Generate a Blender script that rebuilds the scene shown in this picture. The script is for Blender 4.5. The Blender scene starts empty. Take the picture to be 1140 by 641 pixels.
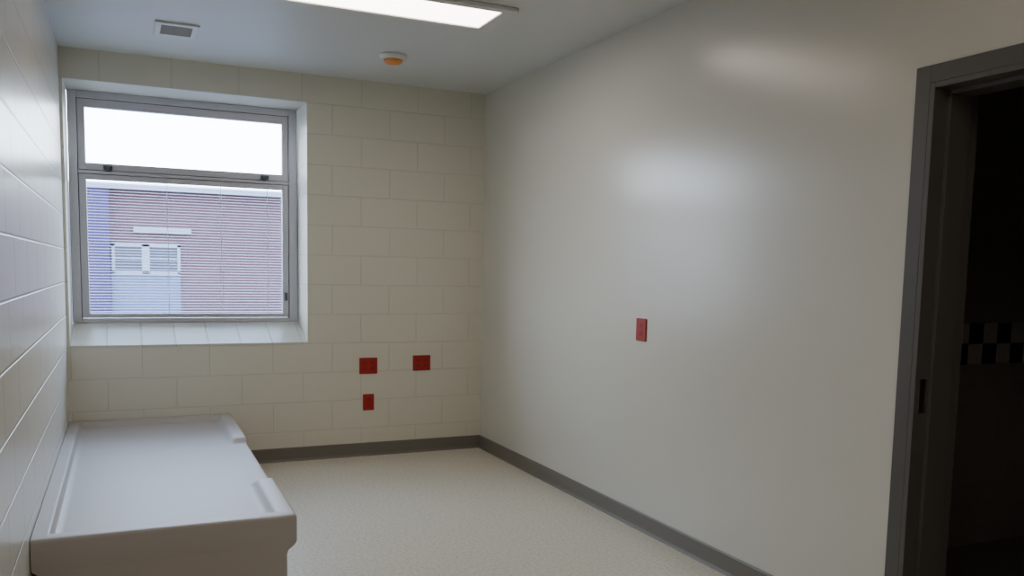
import bpy, bmesh, math
from mathutils import Vector, Matrix

sc = bpy.context.scene
H = 2.75; XL = -0.338; XR = 2.564; YB = 6.17; YN = -1.1
CR = 0.2131   # block course

# ------------------------------------------------------------ helpers
def new_mat(name):
    m = bpy.data.materials.new(name); m.use_nodes = True
    nt = m.node_tree
    return m, nt, nt.nodes["Principled BSDF"]

def setin(b, k, v):
    if k in b.inputs: b.inputs[k].default_value = v

def simple(name, col, rough=0.5, metal=0.0, spec=0.5, noise=0.0, nscale=40, bump=0.0, bscale=200):
    m, nt, b = new_mat(name)
    setin(b, "Base Color", (*col, 1)); setin(b, "Roughness", rough); setin(b, "Metallic", metal)
    setin(b, "Specular IOR Level", spec)
    tc = nt.nodes.new("ShaderNodeTexCoord")
    n = nt.nodes.new("ShaderNodeTexNoise"); n.inputs["Scale"].default_value = nscale
    n.inputs["Detail"].default_value = 3
    nt.links.new(tc.outputs["Object"], n.inputs["Vector"])
    if noise > 0:
        mx = nt.nodes.new("ShaderNodeMix"); mx.data_type = 'RGBA'
        mx.inputs[6].default_value = (*[c*(1-noise) for c in col], 1)
        mx.inputs[7].default_value = (*[min(1, c*(1+noise)) for c in col], 1)
        nt.links.new(n.outputs["Fac"], mx.inputs[0]); nt.links.new(mx.outputs[2], b.inputs["Base Color"])
    if bump > 0:
        n2 = nt.nodes.new("ShaderNodeTexNoise"); n2.inputs["Scale"].default_value = bscale
        nt.links.new(tc.outputs["Object"], n2.inputs["Vector"])
        bp = nt.nodes.new("ShaderNodeBump"); bp.inputs["Strength"].default_value = bump
        bp.inputs["Distance"].default_value = 0.002
        nt.links.new(n2.outputs["Fac"], bp.inputs["Height"]); nt.links.new(bp.outputs["Normal"], b.inputs["Normal"])
    return m

def block_mat(name, col, axis, rough=0.35, mort=0.8, w=0.4262, hgt=CR, msize=0.006, dist=0.004, off=0.0, spec=0.5, offs=0.5):
    m, nt, b = new_mat(name)
    tc = nt.nodes.new("ShaderNodeTexCoord")
    sp = nt.nodes.new("ShaderNodeSeparateXYZ"); cb = nt.nodes.new("ShaderNodeCombineXYZ")
    nt.links.new(tc.outputs["Object"], sp.inputs[0])
    ad = nt.nodes.new("ShaderNodeMath"); ad.operation = 'ADD'; ad.inputs[1].default_value = 10*w + off
    nt.links.new(sp.outputs[axis], ad.inputs[0])
    nt.links.new(ad.outputs[0], cb.inputs[0]); nt.links.new(sp.outputs["Z"], cb.inputs[1])
    br = nt.nodes.new("ShaderNodeTexBrick"); br.offset = offs
    br.inputs["Scale"].default_value = 1.0
    br.inputs["Brick Width"].default_value = w; br.inputs["Row Height"].default_value = hgt
    br.inputs["Mortar Size"].default_value = msize; br.inputs["Mortar Smooth"].default_value = 0.6
    br.inputs["Color1"].default_value = (*col, 1); br.inputs["Color2"].default_value = (*[c*0.985 for c in col], 1)
    br.inputs["Mortar"].default_value = (*[c*mort for c in col], 1)
    nt.links.new(cb.outputs[0], br.inputs["Vector"])
    nt.links.new(br.outputs["Color"], b.inputs["Base Color"])
    n = nt.nodes.new("ShaderNodeTexNoise"); n.inputs["Scale"].default_value = 90; n.inputs["Detail"].default_value = 4
    nt.links.new(tc.outputs["Object"], n.inputs["Vector"])
    mul = nt.nodes.new("ShaderNodeMath"); mul.operation = 'MULTIPLY'; mul.inputs[1].default_value = 0.10
    nt.links.new(n.outputs["Fac"], mul.inputs[0])
    sub = nt.nodes.new("ShaderNodeMath"); sub.operation = 'SUBTRACT'
    nt.links.new(mul.outputs[0], sub.inputs[0]); nt.links.new(br.outputs["Fac"], sub.inputs[1])
    bp = nt.nodes.new("ShaderNodeBump"); bp.inputs["Strength"].default_value = 0.8; bp.inputs["Distance"].default_value = dist
    nt.links.new(sub.outputs[0], bp.inputs["Height"]); nt.links.new(bp.outputs["Normal"], b.inputs["Normal"])
    setin(b, "Roughness", rough); setin(b, "Specular IOR Level", spec)
    return m

def add_box(bm, x0, x1, y0, y1, z0, z1, mi=0):
    vs = [bm.verts.new((x, y, z)) for x in (x0, x1) for y in (y0, y1) for z in (z0, z1)]
    for f in [(0,1,3,2),(4,6,7,5),(0,4,5,1),(2,3,7,6),(0,2,6,4),(1,5,7,3)]:
        fc = bm.faces.new([vs[i] for i in f]); fc.material_index = mi

def mk(name, bm, mats, parent=None, bevel=0, smooth=False, seg=2):
    bmesh.ops.recalc_face_normals(bm, faces=bm.faces)
    me = bpy.data.meshes.new(name); bm.to_mesh(me); bm.free()
    for m in (mats if isinstance(mats, (list, tuple)) else [mats]): me.materials.append(m)
    o = bpy.data.objects.new(name, me); sc.collection.objects.link(o)
    if parent: o.parent = parent
    if smooth:
        for p in me.polygons: p.use_smooth = True
        me.set_sharp_from_angle(angle=math.radians(42))
    if bevel:
        md = o.modifiers.new("bevel", 'BEVEL'); md.width = bevel; md.segments = seg; md.limit_method = 'ANGLE'
        md.angle_limit = math.radians(40)
    return o

def boxes(name, lst, mats, **k):
    bm = bmesh.new()
    for b in lst: add_box(bm, *b)
    return mk(name, bm, mats, **k)

def empty(name):
    e = bpy.data.objects.new(name, None); e.empty_display_size = 0.1; sc.collection.objects.link(e); return e

def lathe(bm, prof, c, n=40, mi=0, down=True):
    rings = []
    for r, z in prof:
        rings.append([bm.verts.new((c[0]+r*math.cos(2*math.pi*i/n), c[1]+r*math.sin(2*math.pi*i/n), c[2]+z)) for i in range(n)])
    for a, b in zip(rings[:-1], rings[1:]):
        for i in range(n):
            f = bm.faces.new((a[i], a[(i+1) % n], b[(i+1) % n], b[i])); f.material_index = mi; f.smooth = True
    f = bm.faces.new(rings[-1]); f.material_index = mi
    f = bm.faces.new(rings[0]); f.material_index = mi

# ------------------------------------------------------------ materials
m_back = block_mat("painted_block_back", (0.69, 0.67, 0.57), "X", rough=0.4, mort=0.91, off=0.32, msize=0.005, dist=0.0022)
m_left = block_mat("painted_block_left", (0.66, 0.64, 0.58), "Y", rough=0.30, mort=0.84, off=-6.17, dist=0.005)
m_right = simple("painted_gypsum", (0.64, 0.62, 0.55), rough=0.235, noise=0.015, nscale=2.0, bump=0.10, bscale=160)
m_ceil = simple("ceiling_paint", (0.66, 0.68, 0.67), rough=0.42, noise=0.01, nscale=3, bump=0.05)
m_sill = block_mat("painted_sill_block", (0.68, 0.67, 0.60), "X", rough=0.35, w=0.2131, hgt=5, off=0.32, offs=0.0, mort=0.85)
m_base = simple("vinyl_cove_base", (0.17, 0.155, 0.13), rough=0.45)
m_alu = simple("anodised_aluminium", (0.50, 0.49, 0.53), rough=0.42, metal=0.35, noise=0.02)
m_alud = simple("window_gasket", (0.06, 0.06, 0.065), rough=0.6)
m_frame = simple("door_frame_paint", (0.095, 0.088, 0.08), rough=0.4)
m_bed = simple("moulded_polymer", (0.47, 0.435, 0.42), rough=0.5, noise=0.02, nscale=150, bump=0.1, bscale=350)
m_white = simple("white_enamel", (0.7, 0.7, 0.68), rough=0.4)
m_red = simple("red_plastic", (0.36, 0.022, 0.016), rough=0.45, spec=0.3)
m_red2 = simple("red_plastic_insert", (0.31, 0.017, 0.014), rough=0.45, spec=0.3)
m_dark = simple("dark_slot", (0.02, 0.01, 0.01), rough=0.8)
m_slot = simple("outlet_slot", (0.14, 0.01, 0.01), rough=0.8)
m_orange = simple("orange_dust_cap", (0.80, 0.30, 0.06), rough=0.4)
m_steel = simple("brushed_steel", (0.35, 0.34, 0.33), rough=0.3, metal=1.0)
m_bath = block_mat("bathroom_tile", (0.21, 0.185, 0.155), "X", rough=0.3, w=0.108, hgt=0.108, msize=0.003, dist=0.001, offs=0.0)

# floor: speckled sheet vinyl
m_floor, nt, b = new_mat("speckled_vinyl")
tc = nt.nodes.new("ShaderNodeTexCoord")
n1 = nt.nodes.new("ShaderNodeTexNoise"); n1.inputs["Scale"].default_value = 55; n1.inputs["Detail"].default_value = 6
n1.inputs["Roughness"].default_value = 0.75
nt.links.new(tc.outputs["Object"], n1.inputs["Vector"])
cr = nt.nodes.new("ShaderNodeValToRGB")
cr.color_ramp.elements[0].position = 0.36; cr.color_ramp.elements[0].color = (0.56, 0.51, 0.40, 1)
cr.color_ramp.elements[1].position = 0.60; cr.color_ramp.elements[1].color = (0.76, 0.72, 0.61, 1)
nt.links.new(n1.outputs["Fac"], cr.inputs[0]); nt.links.new(cr.outputs[0], b.inputs["Base Color"])
setin(b, "Roughness", 0.38)

# emissive diffusers
def diffuser(strength):
    m, nt, b = new_mat("prismatic_diffuser")
    setin(b, "Base Color", (0.8, 0.75, 0.72, 1)); setin(b, "Emission Color", (1.0, 0.875, 0.76, 1)); setin(b, "Emission Strength", strength)
    return m

# glass (thin, single sheet)
m_glass, nt, b = new_mat("window_glass")
nt.nodes.remove(b)
out = [n for n in nt.nodes if n.type == 'OUTPUT_MATERIAL'][0]
tr = nt.nodes.new("ShaderNodeBsdfTransparent"); tr.inputs[0].default_value = (0.93, 0.96, 0.97, 1)
gl = nt.nodes.new("ShaderNodeBsdfGlossy"); gl.inputs["Roughness"].default_value = 0.02
mx = nt.nodes.new("ShaderNodeMixShader"); mx.inputs[0].default_value = 0.06
nt.links.new(tr.outputs[0], mx.inputs[1]); nt.links.new(gl.outputs[0], mx.inputs[2]); nt.links.new(mx.outputs[0], out.inputs[0])

m_slat = simple("blind_slat", (0.30, 0.30, 0.36), rough=0.5)
m_brick = block_mat("exterior_brick", (0.075, 0.036, 0.050), "X", rough=0.8, mort=1.3, w=0.22, hgt=0.075, msize=0.01, spec=0.1)
m_brickp = block_mat("exterior_purple_brick", (0.040, 0.026, 0.085), "X", rough=0.8, mort=1.2, w=0.22, hgt=0.075, msize=0.01, spec=0.1)
m_extw = simple("exterior_white", (0.22, 0.24, 0.30), rough=0.6, spec=0.1)
m_extp = simple("exterior_panel", (0.085, 0.10, 0.19), rough=0.6, spec=0.1)
m_extg = simple("exterior_dark_glass", (0.03, 0.035, 0.07), rough=0.3, spec=0.3)
m_ground = simple("asphalt", (0.10, 0.10, 0.12), rough=0.9, noise=0.1, spec=0.1)

# ------------------------------------------------------------ room shell
WX0, WX1, WZ0, WZ1 = -0.32, 1.205, 0.853, 2.557
YW = YB + 0.42
boxes("floor", [(XL-0.2, 5.0, YN-0.2, YW, -0.15, 0)], m_floor)
boxes("ceiling", [(XL-0.2, 5.0, YN-0.2, YW, H, H+0.15)], m_ceil)
boxes("wall_back", [(XL-0.2, WX0, YB, YW, 0, H), (WX1, XR+0.2, YB, YW, 0, H),
                    (WX0, WX1, YB, YW, 0, WZ0), (WX0, WX1, YB, YW, WZ1, H)], m_back)
boxes("wall_left", [(XL-0.2, XL, YN-0.2, YB, 0, H)], m_left)
boxes("wall_near", [(XL, XR, YN-0.2, YN, 0, H)], m_right)
DY0, DY1, DZ = 1.16, 2.14, 2.08
boxes("wall_right", [(XR, XR+0.2, DY1, YB, 0, H), (XR, XR+0.2, YN-0.2, DY0, 0, H), (XR, XR+0.2, DY0, DY1, DZ, H)], m_right)

# sloped sill
bm = bmesh.new()
pts = [(YB-0.004, WZ0), (YB-0.004, WZ0+0.012), (YB+0.345, 0.99), (YB+0.42, 0.99), (YB+0.42, WZ0)]
a = [bm.verts.new((WX0, y, z)) for y, z in pts]; c = [bm.verts.new((WX1, y, z)) for y, z in pts]
bm.faces.new(a); bm.faces.new(c[::-1])
for i in range(len(pts)):
    j = (i+1) % len(pts); bm.faces.new((a[i], a[j], c[j], c[i]))
mk("trim_1", bm, m_sill)

# baseboards with a small cove toe
def baseboard(name, p0, p1, nrm):
    bm = bmesh.new()
    prof = [(0, 0), (0.016, 0), (0.012, 0.008), (0.008, 0.018), (0.007, 0.094), (0.004, 0.1), (0, 0.1)]
    A = [bm.verts.new((p0[0]+nrm[0]*d, p0[1]+nrm[1]*d, z)) for d, z in prof]
    B = [bm.verts.new((p1[0]+nrm[0]*d, p1[1]+nrm[1]*d, z)) for d, z in prof]
    bm.faces.new(A); bm.faces.new(B[::-1])
    for i in range(len(prof)):
        j = (i+1) % len(prof); bm.faces.new((A[i], A[j], B[j], B[i]))
    return mk(name, bm, m_base)
baseboard("baseboard_back", (XL, YB), (XR, YB), (0, -1))
baseboard("baseboard_right", (XR, YB), (XR, DY1+0.06), (-1, 0))
baseboard("baseboard_right_near", (XR, DY0-0.06), (XR, YN), (-1, 0))
baseboard("baseboard_left", (XL, YN), (XL, YB), (1, 0))
baseboard("baseboard_near", (XL, YN), (XR, YN), (0, 1))

# ------------------------------------------------------------ window
win = empty("window_1")
F0 = YB+0.345; F1 = F0+0.07
ox0, ox1, oz0, oz1 = -0.315, 1.20, 0.992, 2.552
gx0, gx1 = -0.21, 1.092
zA, zB, zC, zD = 1.055, 1.97, 2.08, 2.45
boxes("frame", [(ox0, ox0+0.055, F0, F1, oz0, oz1), (ox1-0.06, ox1, F0, F1, oz0, oz1),
                (ox0+0.055, ox1-0.06, F0, F1, oz1-0.045, oz1), (ox0+0.055, ox1-0.06, F0, F1, oz0, oz0+0.03),
                (ox0+0.055, ox1-0.06, F0+0.005, F1, 2.008, 2.03)], m_alu, parent=win, bevel=0.004)
def sash(nm, x0, x1, z0, z1, ix0, ix1, iz0, iz1, y0, y1):
    boxes(nm, [(x0, ix0, y0, y1, z0, z1), (ix1, x1, y0, y1, z0, z1),
               (ix0, ix1, y0, y1, iz1, z1), (ix0, ix1, y0, y1, z0, iz0)], m_alu, parent=win, bevel=0.003)
sx0, sx1 = ox0+0.058, ox1-0.063
sash("sash_upper", sx0, sx1, 2.033, oz1-0.048, gx0, gx1, zC, zD, F0+0.014, F1-0.01)
sash("sash_lower", sx0, sx1, oz0+0.033, 2.005, gx0, gx1, zA, zB, F0+0.014, F1-0.01)
boxes("gasket", [(ox0+0.05, ox0+0.062, F0+0.02, F1, oz0, oz1), (ox1-0.067, ox1-0.055, F0+0.02, F1, oz0, oz1),
                 (ox0+0.05, ox1-0.05, F0+0.02, F1, 2.0, 2.036), (ox0+0.05, ox1-0.05, F0+0.02, F1, oz1-0.052, oz1-0.04)], m_alud, parent=win)
bm = bmesh.new()
for (z0, z1) in ((zC-0.005, zD+0.005), (zA-0.005, zB+0.005)):
    for yy in ((F0+0.03, F0+0.085) if z0 < 1.5 else (F0+0.035,)):
        vs = [bm.verts.new(v) for v in ((gx0-0.005, yy, z0), (gx1+0.005, yy, z0), (gx1+0.005, yy, z1), (gx0-0.005, yy, z1))]
        bm.faces.new(vs)
mk("glass_panes", bm, m_glass, parent=win)
bm = bmesh.new()
for x in (-0.075, 0.965):
    add_box(bm, x-0.028, x+0.028, F0-0.006, F0+0.016, 2.038, 2.066)
    add_box(bm, x-0.012, x+0.012, F0-0.018, F0, 2.03, 2.058)
add_box(bm, 1.105, 1.125, F0-0.004, F0+0.016, 1.15, 1.21)
mk("latches", bm, m_alud, parent=win, bevel=0.002)

# mini blind between the lower panes (part of the window unit)
bm = bmesh.new()
yc = F0+0.058; n = 46; dz = (zB-zA)/n; hw = 0.0095; tilt = math.radians(18)
for i in range(n):
    z = zA + (i+0.5)*dz
    dy = hw*math.cos(tilt); dzz = hw*math.sin(tilt)
    p = [(-dy, -dzz), (0, 0.0012), (dy, dzz)]
    L = [bm.verts.new((gx0, yc+a, z+b_)) for a, b_ in p]; R_ = [bm.verts.new((gx1, yc+a, z+b_)) for a, b_ in p]
    for k in range(2): bm.faces.new((L[k], L[k+1], R_[k+1], R_[k]))
mk("blind_slats", bm, m_slat, parent=win)
boxes("blind_ladder_cords", [(x-0.002, x+0.002, yc-0.0115, yc-0.0105, zA, zB) for x in (0.30, 0.66, 0.99)], m_white, parent=win)

# ------------------------------------------------------------ bed platform
bx0, bx1, by0, by1 = XL+0.003, 0.632, 3.54, YB-0.004
ZR, ZP = 0.372, 0.338
def ss(a, b_, x):
    t = max(0, min(1, (x-a)/(b_-a))); return t*t*(3-2*t)
def bz(x, y):
    d_l = x-bx0; d_b = by1-y; d_f = y-by0; d_r = bx1-x
    rim = max(1-ss(0.055, 0.072, d_l), 1-ss(0.06, 0.08, d_b), 1-ss(0.055, 0.075, d_f))
    lipmask = max(1-ss(4.20, 4.26, y), ss(5.24, 5.30, y))
    lip = (1-ss(0.045, 0.105, d_r))*lipmask
    v = max(rim, lip)
    return ZP + (ZR-ZP)*v
def axis_pts(lo, hi, breaks, step):
    s = set([lo, hi])
    x = lo
    while x < hi: s.add(round(x, 4)); x += step
    for a, b_ in breaks:
        k = 0
        while k <= 6: s.add(round(a+(b_-a)*k/6, 4)); k += 1
    r = sorted(v for v in s if lo <= v <= hi)
    o = [r[0]]
    for v in r[1:]:
        if v-o[-1] > 0.0018: o.append(v)
    o[-1] = hi
    return o
xs = axis_pts(bx0, bx1, [(bx0+0.055, bx0+0.072), (bx1-0.105, bx1-0.045)], 0.05)
ys = axis_pts(by0, by1, [(by0+0.055, by0+0.075), (by1-0.08, by1-0.06), (4.20, 4.26), (5.24, 5.30)], 0.06)
bm = bmesh.new()
G = [[bm.verts.new((x, y, bz(x, y))) for y in ys] for x in xs]
for i in range(len(xs)-1):
    for j in range(len(ys)-1):
        bm.faces.new((G[i][j], G[i+1][j], G[i+1][j+1], G[i][j+1]))
per = []
for i in range(len(xs)): per.append((G[i][0]))
for j in range(1, len(ys)): per.append(G[-1][j])
for i in range(len(xs)-2, -1, -1): per.append(G[i][-1])
for j in range(len(ys)-2, 0, -1): per.append(G[0][j])
def outn(v):
    x, y = v.co.x, v.co.y
    nx = (1 if abs(x-bx1) < 1e-4 else 0) - (1 if abs(x-bx0) < 1e-4 else 0)
    ny = (1 if abs(y-by1) < 1e-4 else 0) - (1 if abs(y-by0) < 1e-4 else 0)
    return nx, ny
R = 0.014
rings = [per]
XB = 0.592       # plane of the recessed base below the overhanging lip
def ring(o, zf, base):
    """base: 0 = full slab edge, 1 = recessed base"""
    rr = []
    for v in per:
        nx, ny = outn(v)
        x, y = v.co.x, v.co.y
        corner = nx > 0 and ny < 0
        if not base:
            k = 0.75 if corner else 1.0
            if nx > 0: x += o*k
            if ny < 0: y -= o*k
        else:
            # squeeze the whole cross-section so neighbouring columns stay ordered
            s = (bx1+o-bx0-0.016)/(bx1-bx0)
            x = bx0+0.016+(x-bx0)*s
            if ny < 0: y -= R*0.6
            if ny > 0: y -= 0.016
        rr.append(bm.verts.new((x, y, zf(v))))
    rings.append(rr)
for o, d in [(R*0.38, -R*0.08), (R*0.71, -R*0.29), (R*0.92, -R*0.62), (R, -R)]:
    ring(o, lambda v, d=d: v.co.z+d, 0)
ring(R, lambda v: 0.262, 0); ring(R*0.7, lambda v: 0.25, 0)
for o, z in [(-0.004, 0.238), (-0.024, 0.222), (-0.030, 0.205), (-0.030, 0.0)]:
    ring(o, lambda v, z=z: z, 1)
N = len(per)
for a, b_ in zip(rings[:-1], rings[1:]):
    for i in range(N):
        bm.faces.new((a[i], b_[i], b_[(i+1) % N], a[(i+1) % N]))
bm.faces.new(rings[-1])
for v in bm.verts:   # the moulding widens slightly toward the head end
    t = (v.co.x-bx0)/(bx1-bx0)
    if t > 0: v.co.x += 0.026*t*(v.co.y-by0)/(by1-by0)
bed = mk("bed_platform", bm, m_bed, smooth=True)

# ------------------------------------------------------------ outlets
def plate(name, u0, u1, z0, z1, kind, wall):
    e = empty(name)
    def T(u, d, z):
        return (u, YB-d, z) if wall == 'b' else (XR-d, u, z)
    def bx(nm, lst, mat, bev):
        bm = bmesh.new()
        for (a, b_, d0, d1, c, d) in lst:
            p = T(a, d0, c); q = T(b_, d1, d)
            add_box(bm, min(p[0], q[0]), max(p[0], q[0]), min(p[1], q[1]), max(p[1], q[1]), c, d)
        mk(nm, bm, mat, parent=e, bevel=bev)
    bx("plate", [(u0, u1, 0, 0.008, z0, z1)], m_red, 0.003)
    w = u1-u0; h = z1-z0; cu = (u0+u1)/2; cz = (z0+z1)/2
    gangs = [cu] if kind == 'duplex' else [cu-w*0.21, cu+w*0.21]
    for k, g in enumerate(gangs):
        rec = [(g-0.017, g+0.017, 0.008, 0.0095, cz+s*0.021-0.015, cz+s*0.021+0.015) for s in (-1, 1)]
        bx("receptacle_%d" % (k+1), rec, m_red2, 0.001)
        sl = []
        for s in (-1, 1):
            for t in (-1, 1):
                sl.append((g+t*0.007-0.0015, g+t*0.007+0.0015, 0.0095, 0.0099, cz+s*0.021-0.004, cz+s*0.021+0.007))
        bx("slots_%d" % (k+1), sl, m_slot, 0)
plate("electrical_outlet", 1.585, 1.722, 0.62, 0.74, 'double', 'b')
plate("electrical_outlet", 2.0, 2.14, 0.633, 0.75, 'double', 'b')
plate("electrical_outlet", 1.613, 1.697, 0.345, 0.467, 'duplex', 'b')
plate("electrical_outlet", 3.85, 3.945, 1.04, 1.163, 'duplex', 'r')

# ------------------------------------------------------------ ceiling light + added fill light
def fixture(lx0, lx1, ly0, ly1, strength):
    cl = empty("ceiling_light")
    fw = 0.055
    boxes("trim_frame", [(lx0, lx1, ly0, ly0+fw, H-0.022, H), (lx0, lx1, ly1-fw, ly1, H-0.022, H),
                     (lx0, lx0+fw, ly0+fw, ly1-fw, H-0.022, H), (lx1-fw-0.02, lx1, ly0+fw, ly1-fw, H-0.022, H)], m_white, parent=cl, bevel=0.006)
    boxes("diffuser", [(lx0+fw, lx1-fw-0.02, ly0+fw, ly1-fw, H-0.014, H-0.002)], diffuser(strength), parent=cl)
fixture(0.43, 1.885, 4.10, 4.53, 11.0)
fixture(0.43, 1.885, 0.60, 1.03, 11.0)  # added out-of-view fill lamp, brightens the near half of the room

# ------------------------------------------------------------ smoke detector
bm = bmesh.new()
c = (1.59, 5.36, H)
lathe(bm, [(0.088, 0), (0.088, -0.012), (0.080, -0.024), (0.066, -0.030)], c, mi=0)
lathe(bm, [(0.060, -0.030), (0.058, -0.042), (0.046, -0.052), (0.028, -0.056)], c, mi=1)
mk("smoke_detector", bm, [m_white, m_orange])

# ------------------------------------------------------------ air vent
v = empty("air_vent")
vx0, vx1, vy0, vy1 = 0.195, 0.43, 5.25, 5.55
boxes("vent_frame", [(vx0, vx1, vy0, vy0+0.045, H-0.012, H), (vx0, vx1, vy1-0.045, vy1, H-0.012, H),
                (vx0, vx0+0.035, vy0+0.045, vy1-0.045, H-0.012, H), (vx1-0.035, vx1, vy0+0.045, vy1-0.045, H-0.012, H)],
      m_white, parent=v, bevel=0.003)
boxes("vent_throat", [(vx0+0.03, vx1-0.03, vy0+0.04, vy1-0.04, H-0.002, H)], m_dark, parent=v)
bm = bmesh.new()
y = vy0+0.055
while y < vy1-0.05:
    a = [(y, H-0.011), (y+0.011, H-0.002), (y+0.013, H-0.003), (y+0.002, H-0.012)]
    A = [bm.verts.new((vx0+0.035, p[0], p[1])) for p in a]; B = [bm.verts.new((vx1-0.035, p[0], p[1])) for p in a]
    bm.faces.new(A); bm.faces.new(B[::-1])
    for i in range(4): bm.faces.new((A[i], A[(i+1) % 4], B[(i+1) % 4], B[i]))
    y += 0.016
mk("vent_louvres", bm, m_white, parent=v)

# ------------------------------------------------------------ door opening + leaf
d = empty("door_1")
fx0, fx1 = XR-0.014, XR+0.214
boxes("door_frame", [(fx0, XR, DY1, DY1+0.06, 0, DZ+0.06),
                (fx0, XR, DY0-0.06, DY0, 0, DZ+0.06), (fx0, XR, DY0, DY1, DZ, DZ+0.06),
                (XR+0.2, fx1, DY1, DY1+0.06, 0, DZ+0.06), (XR+0.2, fx1, DY0-0.06, DY0, 0, DZ+0.06), (XR+0.2, fx1, DY0, DY1, DZ, DZ+0.06),
                (fx0, fx1, DY1-0.02, DY1, 0, DZ), (fx0, fx1, DY0, DY0+0.02, 0, DZ), (fx0, fx1, DY0+0.02, DY1-0.02, DZ-0.02, DZ),
                (XR+0.05, XR+0.155, DY1-0.036, DY1-0.02, 0, DZ-0.02), (XR+0.05, XR+0.155, DY0+0.02, DY0+0.036, 0, DZ-0.02),
                (XR+0.05, XR+0.155, DY0+0.036, DY1-0.036, DZ-0.036, DZ-0.02)], m_frame, parent=d, bevel=0.002)
boxes("strike_plate", [(XR+0.008, XR+0.04, DY1-0.0225, DY1-0.02, 0.93, 1.05)], m_steel, parent=d)
boxes("door_leaf", [(XR+0.225, XR+0.225+0.92, DY0-0.03, DY0+0.012, 0.008, DZ-0.03)], m_frame, parent=d, bevel=0.002)

# bathroom beyond
BX1 = 4.8; BY1 = 2.98
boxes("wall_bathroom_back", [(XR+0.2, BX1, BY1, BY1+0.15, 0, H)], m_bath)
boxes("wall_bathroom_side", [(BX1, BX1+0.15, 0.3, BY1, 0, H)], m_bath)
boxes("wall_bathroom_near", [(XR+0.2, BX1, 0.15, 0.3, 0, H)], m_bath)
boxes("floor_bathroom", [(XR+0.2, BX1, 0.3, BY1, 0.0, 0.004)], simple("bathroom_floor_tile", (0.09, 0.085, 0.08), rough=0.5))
bm = bmesh.new()
t = 0.1075; x = XR+0.2; i = 0
while x < BX1-0.01:
    for r in range(2):
        z = 0.972+r*t
        add_box(bm, x+0.002, min(x+t, BX1)-0.002, BY1-0.006, BY1, z+0.002, z+t-0.002, (i+r) % 2)
    x += t; i += 1
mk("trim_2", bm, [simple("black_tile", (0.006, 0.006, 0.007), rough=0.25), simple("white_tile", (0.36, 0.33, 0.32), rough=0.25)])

# ------------------------------------------------------------ outside
eb = empty("neighbouring_building")
Y = 26.0
boxes("brick_wall", [(-0.3, 14, Y, Y+6, -0.5, 3.42)], m_brick, parent=eb)
boxes("brick_wing", [(-14, -0.3, Y-0.3, Y+6, -0.5, 3.42)], m_brickp, parent=eb)
boxes("roof_coping", [(-14, 14, Y-0.4, Y+6, 3.42, 3.55)], m_extw, parent=eb)
boxes("lower_panel", [(-0.28, 1.5, Y-0.06, Y, -0.5, 1.12)], m_extp, parent=eb)
boxes("canopy_band", [(0.3, 1.8, Y-0.1, Y, 2.25, 2.42)], m_extw, parent=eb)
boxes("building_window_frame", [(-0.26, -0.18, Y-0.12, Y, 1.12, 1.95), (0.5, 0.7, Y-0.12, Y, 1.12, 1.95), (1.42, 1.5, Y-0.12, Y, 1.12, 1.95),
                       (-0.26, 1.5, Y-0.12, Y, 1.88, 1.97), (-0.26, 1.5, Y-0.12, Y, 1.1, 1.2), (-0.26, 1.5, Y-0.11, Y, 1.52, 1.57)], m_extw, parent=eb)
boxes("building_window_glass", [(-0.2, 1.45, Y-0.05, Y-0.01, 1.15, 1.92)], m_extg, parent=eb)
boxes("ground_outside", [(-30, 30, YW+0.05, 60, -0.7, -0.5)], m_ground)

# ------------------------------------------------------------ world + portal
w = bpy.data.worlds.new("overcast_sky"); sc.world = w; w.use_nodes = True
nt = w.node_tree; bg = nt.nodes["Background"]
tc = nt.nodes.new("ShaderNodeTexCoord"); sp = nt.nodes.new("ShaderNodeSeparateXYZ")
nt.links.new(tc.outputs["Generated"], sp.inputs[0])
cr = nt.nodes.new("ShaderNodeValToRGB")
cr.color_ramp.elements[0].position = 0.0; cr.color_ramp.elements[0].color = (0.80, 0.90, 1.0, 1)
cr.color_ramp.elements[1].position = 0.7; cr.color_ramp.elements[1].color = (0.50, 0.68, 1.0, 1)
nt.links.new(sp.outputs["Z"], cr.inputs[0]); nt.links.new(cr.outputs[0], bg.inputs["Color"])
bg.inputs["Strength"].default_value = 18.0

pl = bpy.data.lights.new("window_portal", 'AREA'); pl.shape = 'RECTANGLE'; pl.size = 1.5; pl.size_y = 1.5
pl.cycles.is_portal = True
po = bpy.data.objects.new("window_portal", pl); sc.collection.objects.link(po)
po.location = (0.44, YW+0.02, 1.77); po.rotation_euler = (math.radians(-90), 0, 0)

# ------------------------------------------------------------ camera
h, ya, pi_, ro, f, cy = 1.40536, 0.43036, 0.09772, 0.02013, 944.8676, 394.22151
Fv = Vector((math.sin(ya)*math.cos(pi_), math.cos(ya)*math.cos(pi_), -math.sin(pi_)))
R0 = Vector((math.cos(ya), -math.sin(ya), 0)); U0 = R0.cross(Fv)
Rv = R0*math.cos(ro)+U0*math.sin(ro); Uv = -R0*math.sin(ro)+U0*math.cos(ro)
cd = bpy.data.cameras.new("camera"); co = bpy.data.objects.new("camera", cd); sc.collection.objects.link(co)
M = Matrix((Rv, Uv, -Fv)).transposed().to_4x4(); M.translation = Vector((0, 0, h)); co.matrix_world = M
cd.sensor_fit = 'HORIZONTAL'; cd.sensor_width = 36; cd.lens = f/1140*36
cd.shift_y = (cy-320.5)/1140; cd.clip_start = 0.02
sc.camera = co
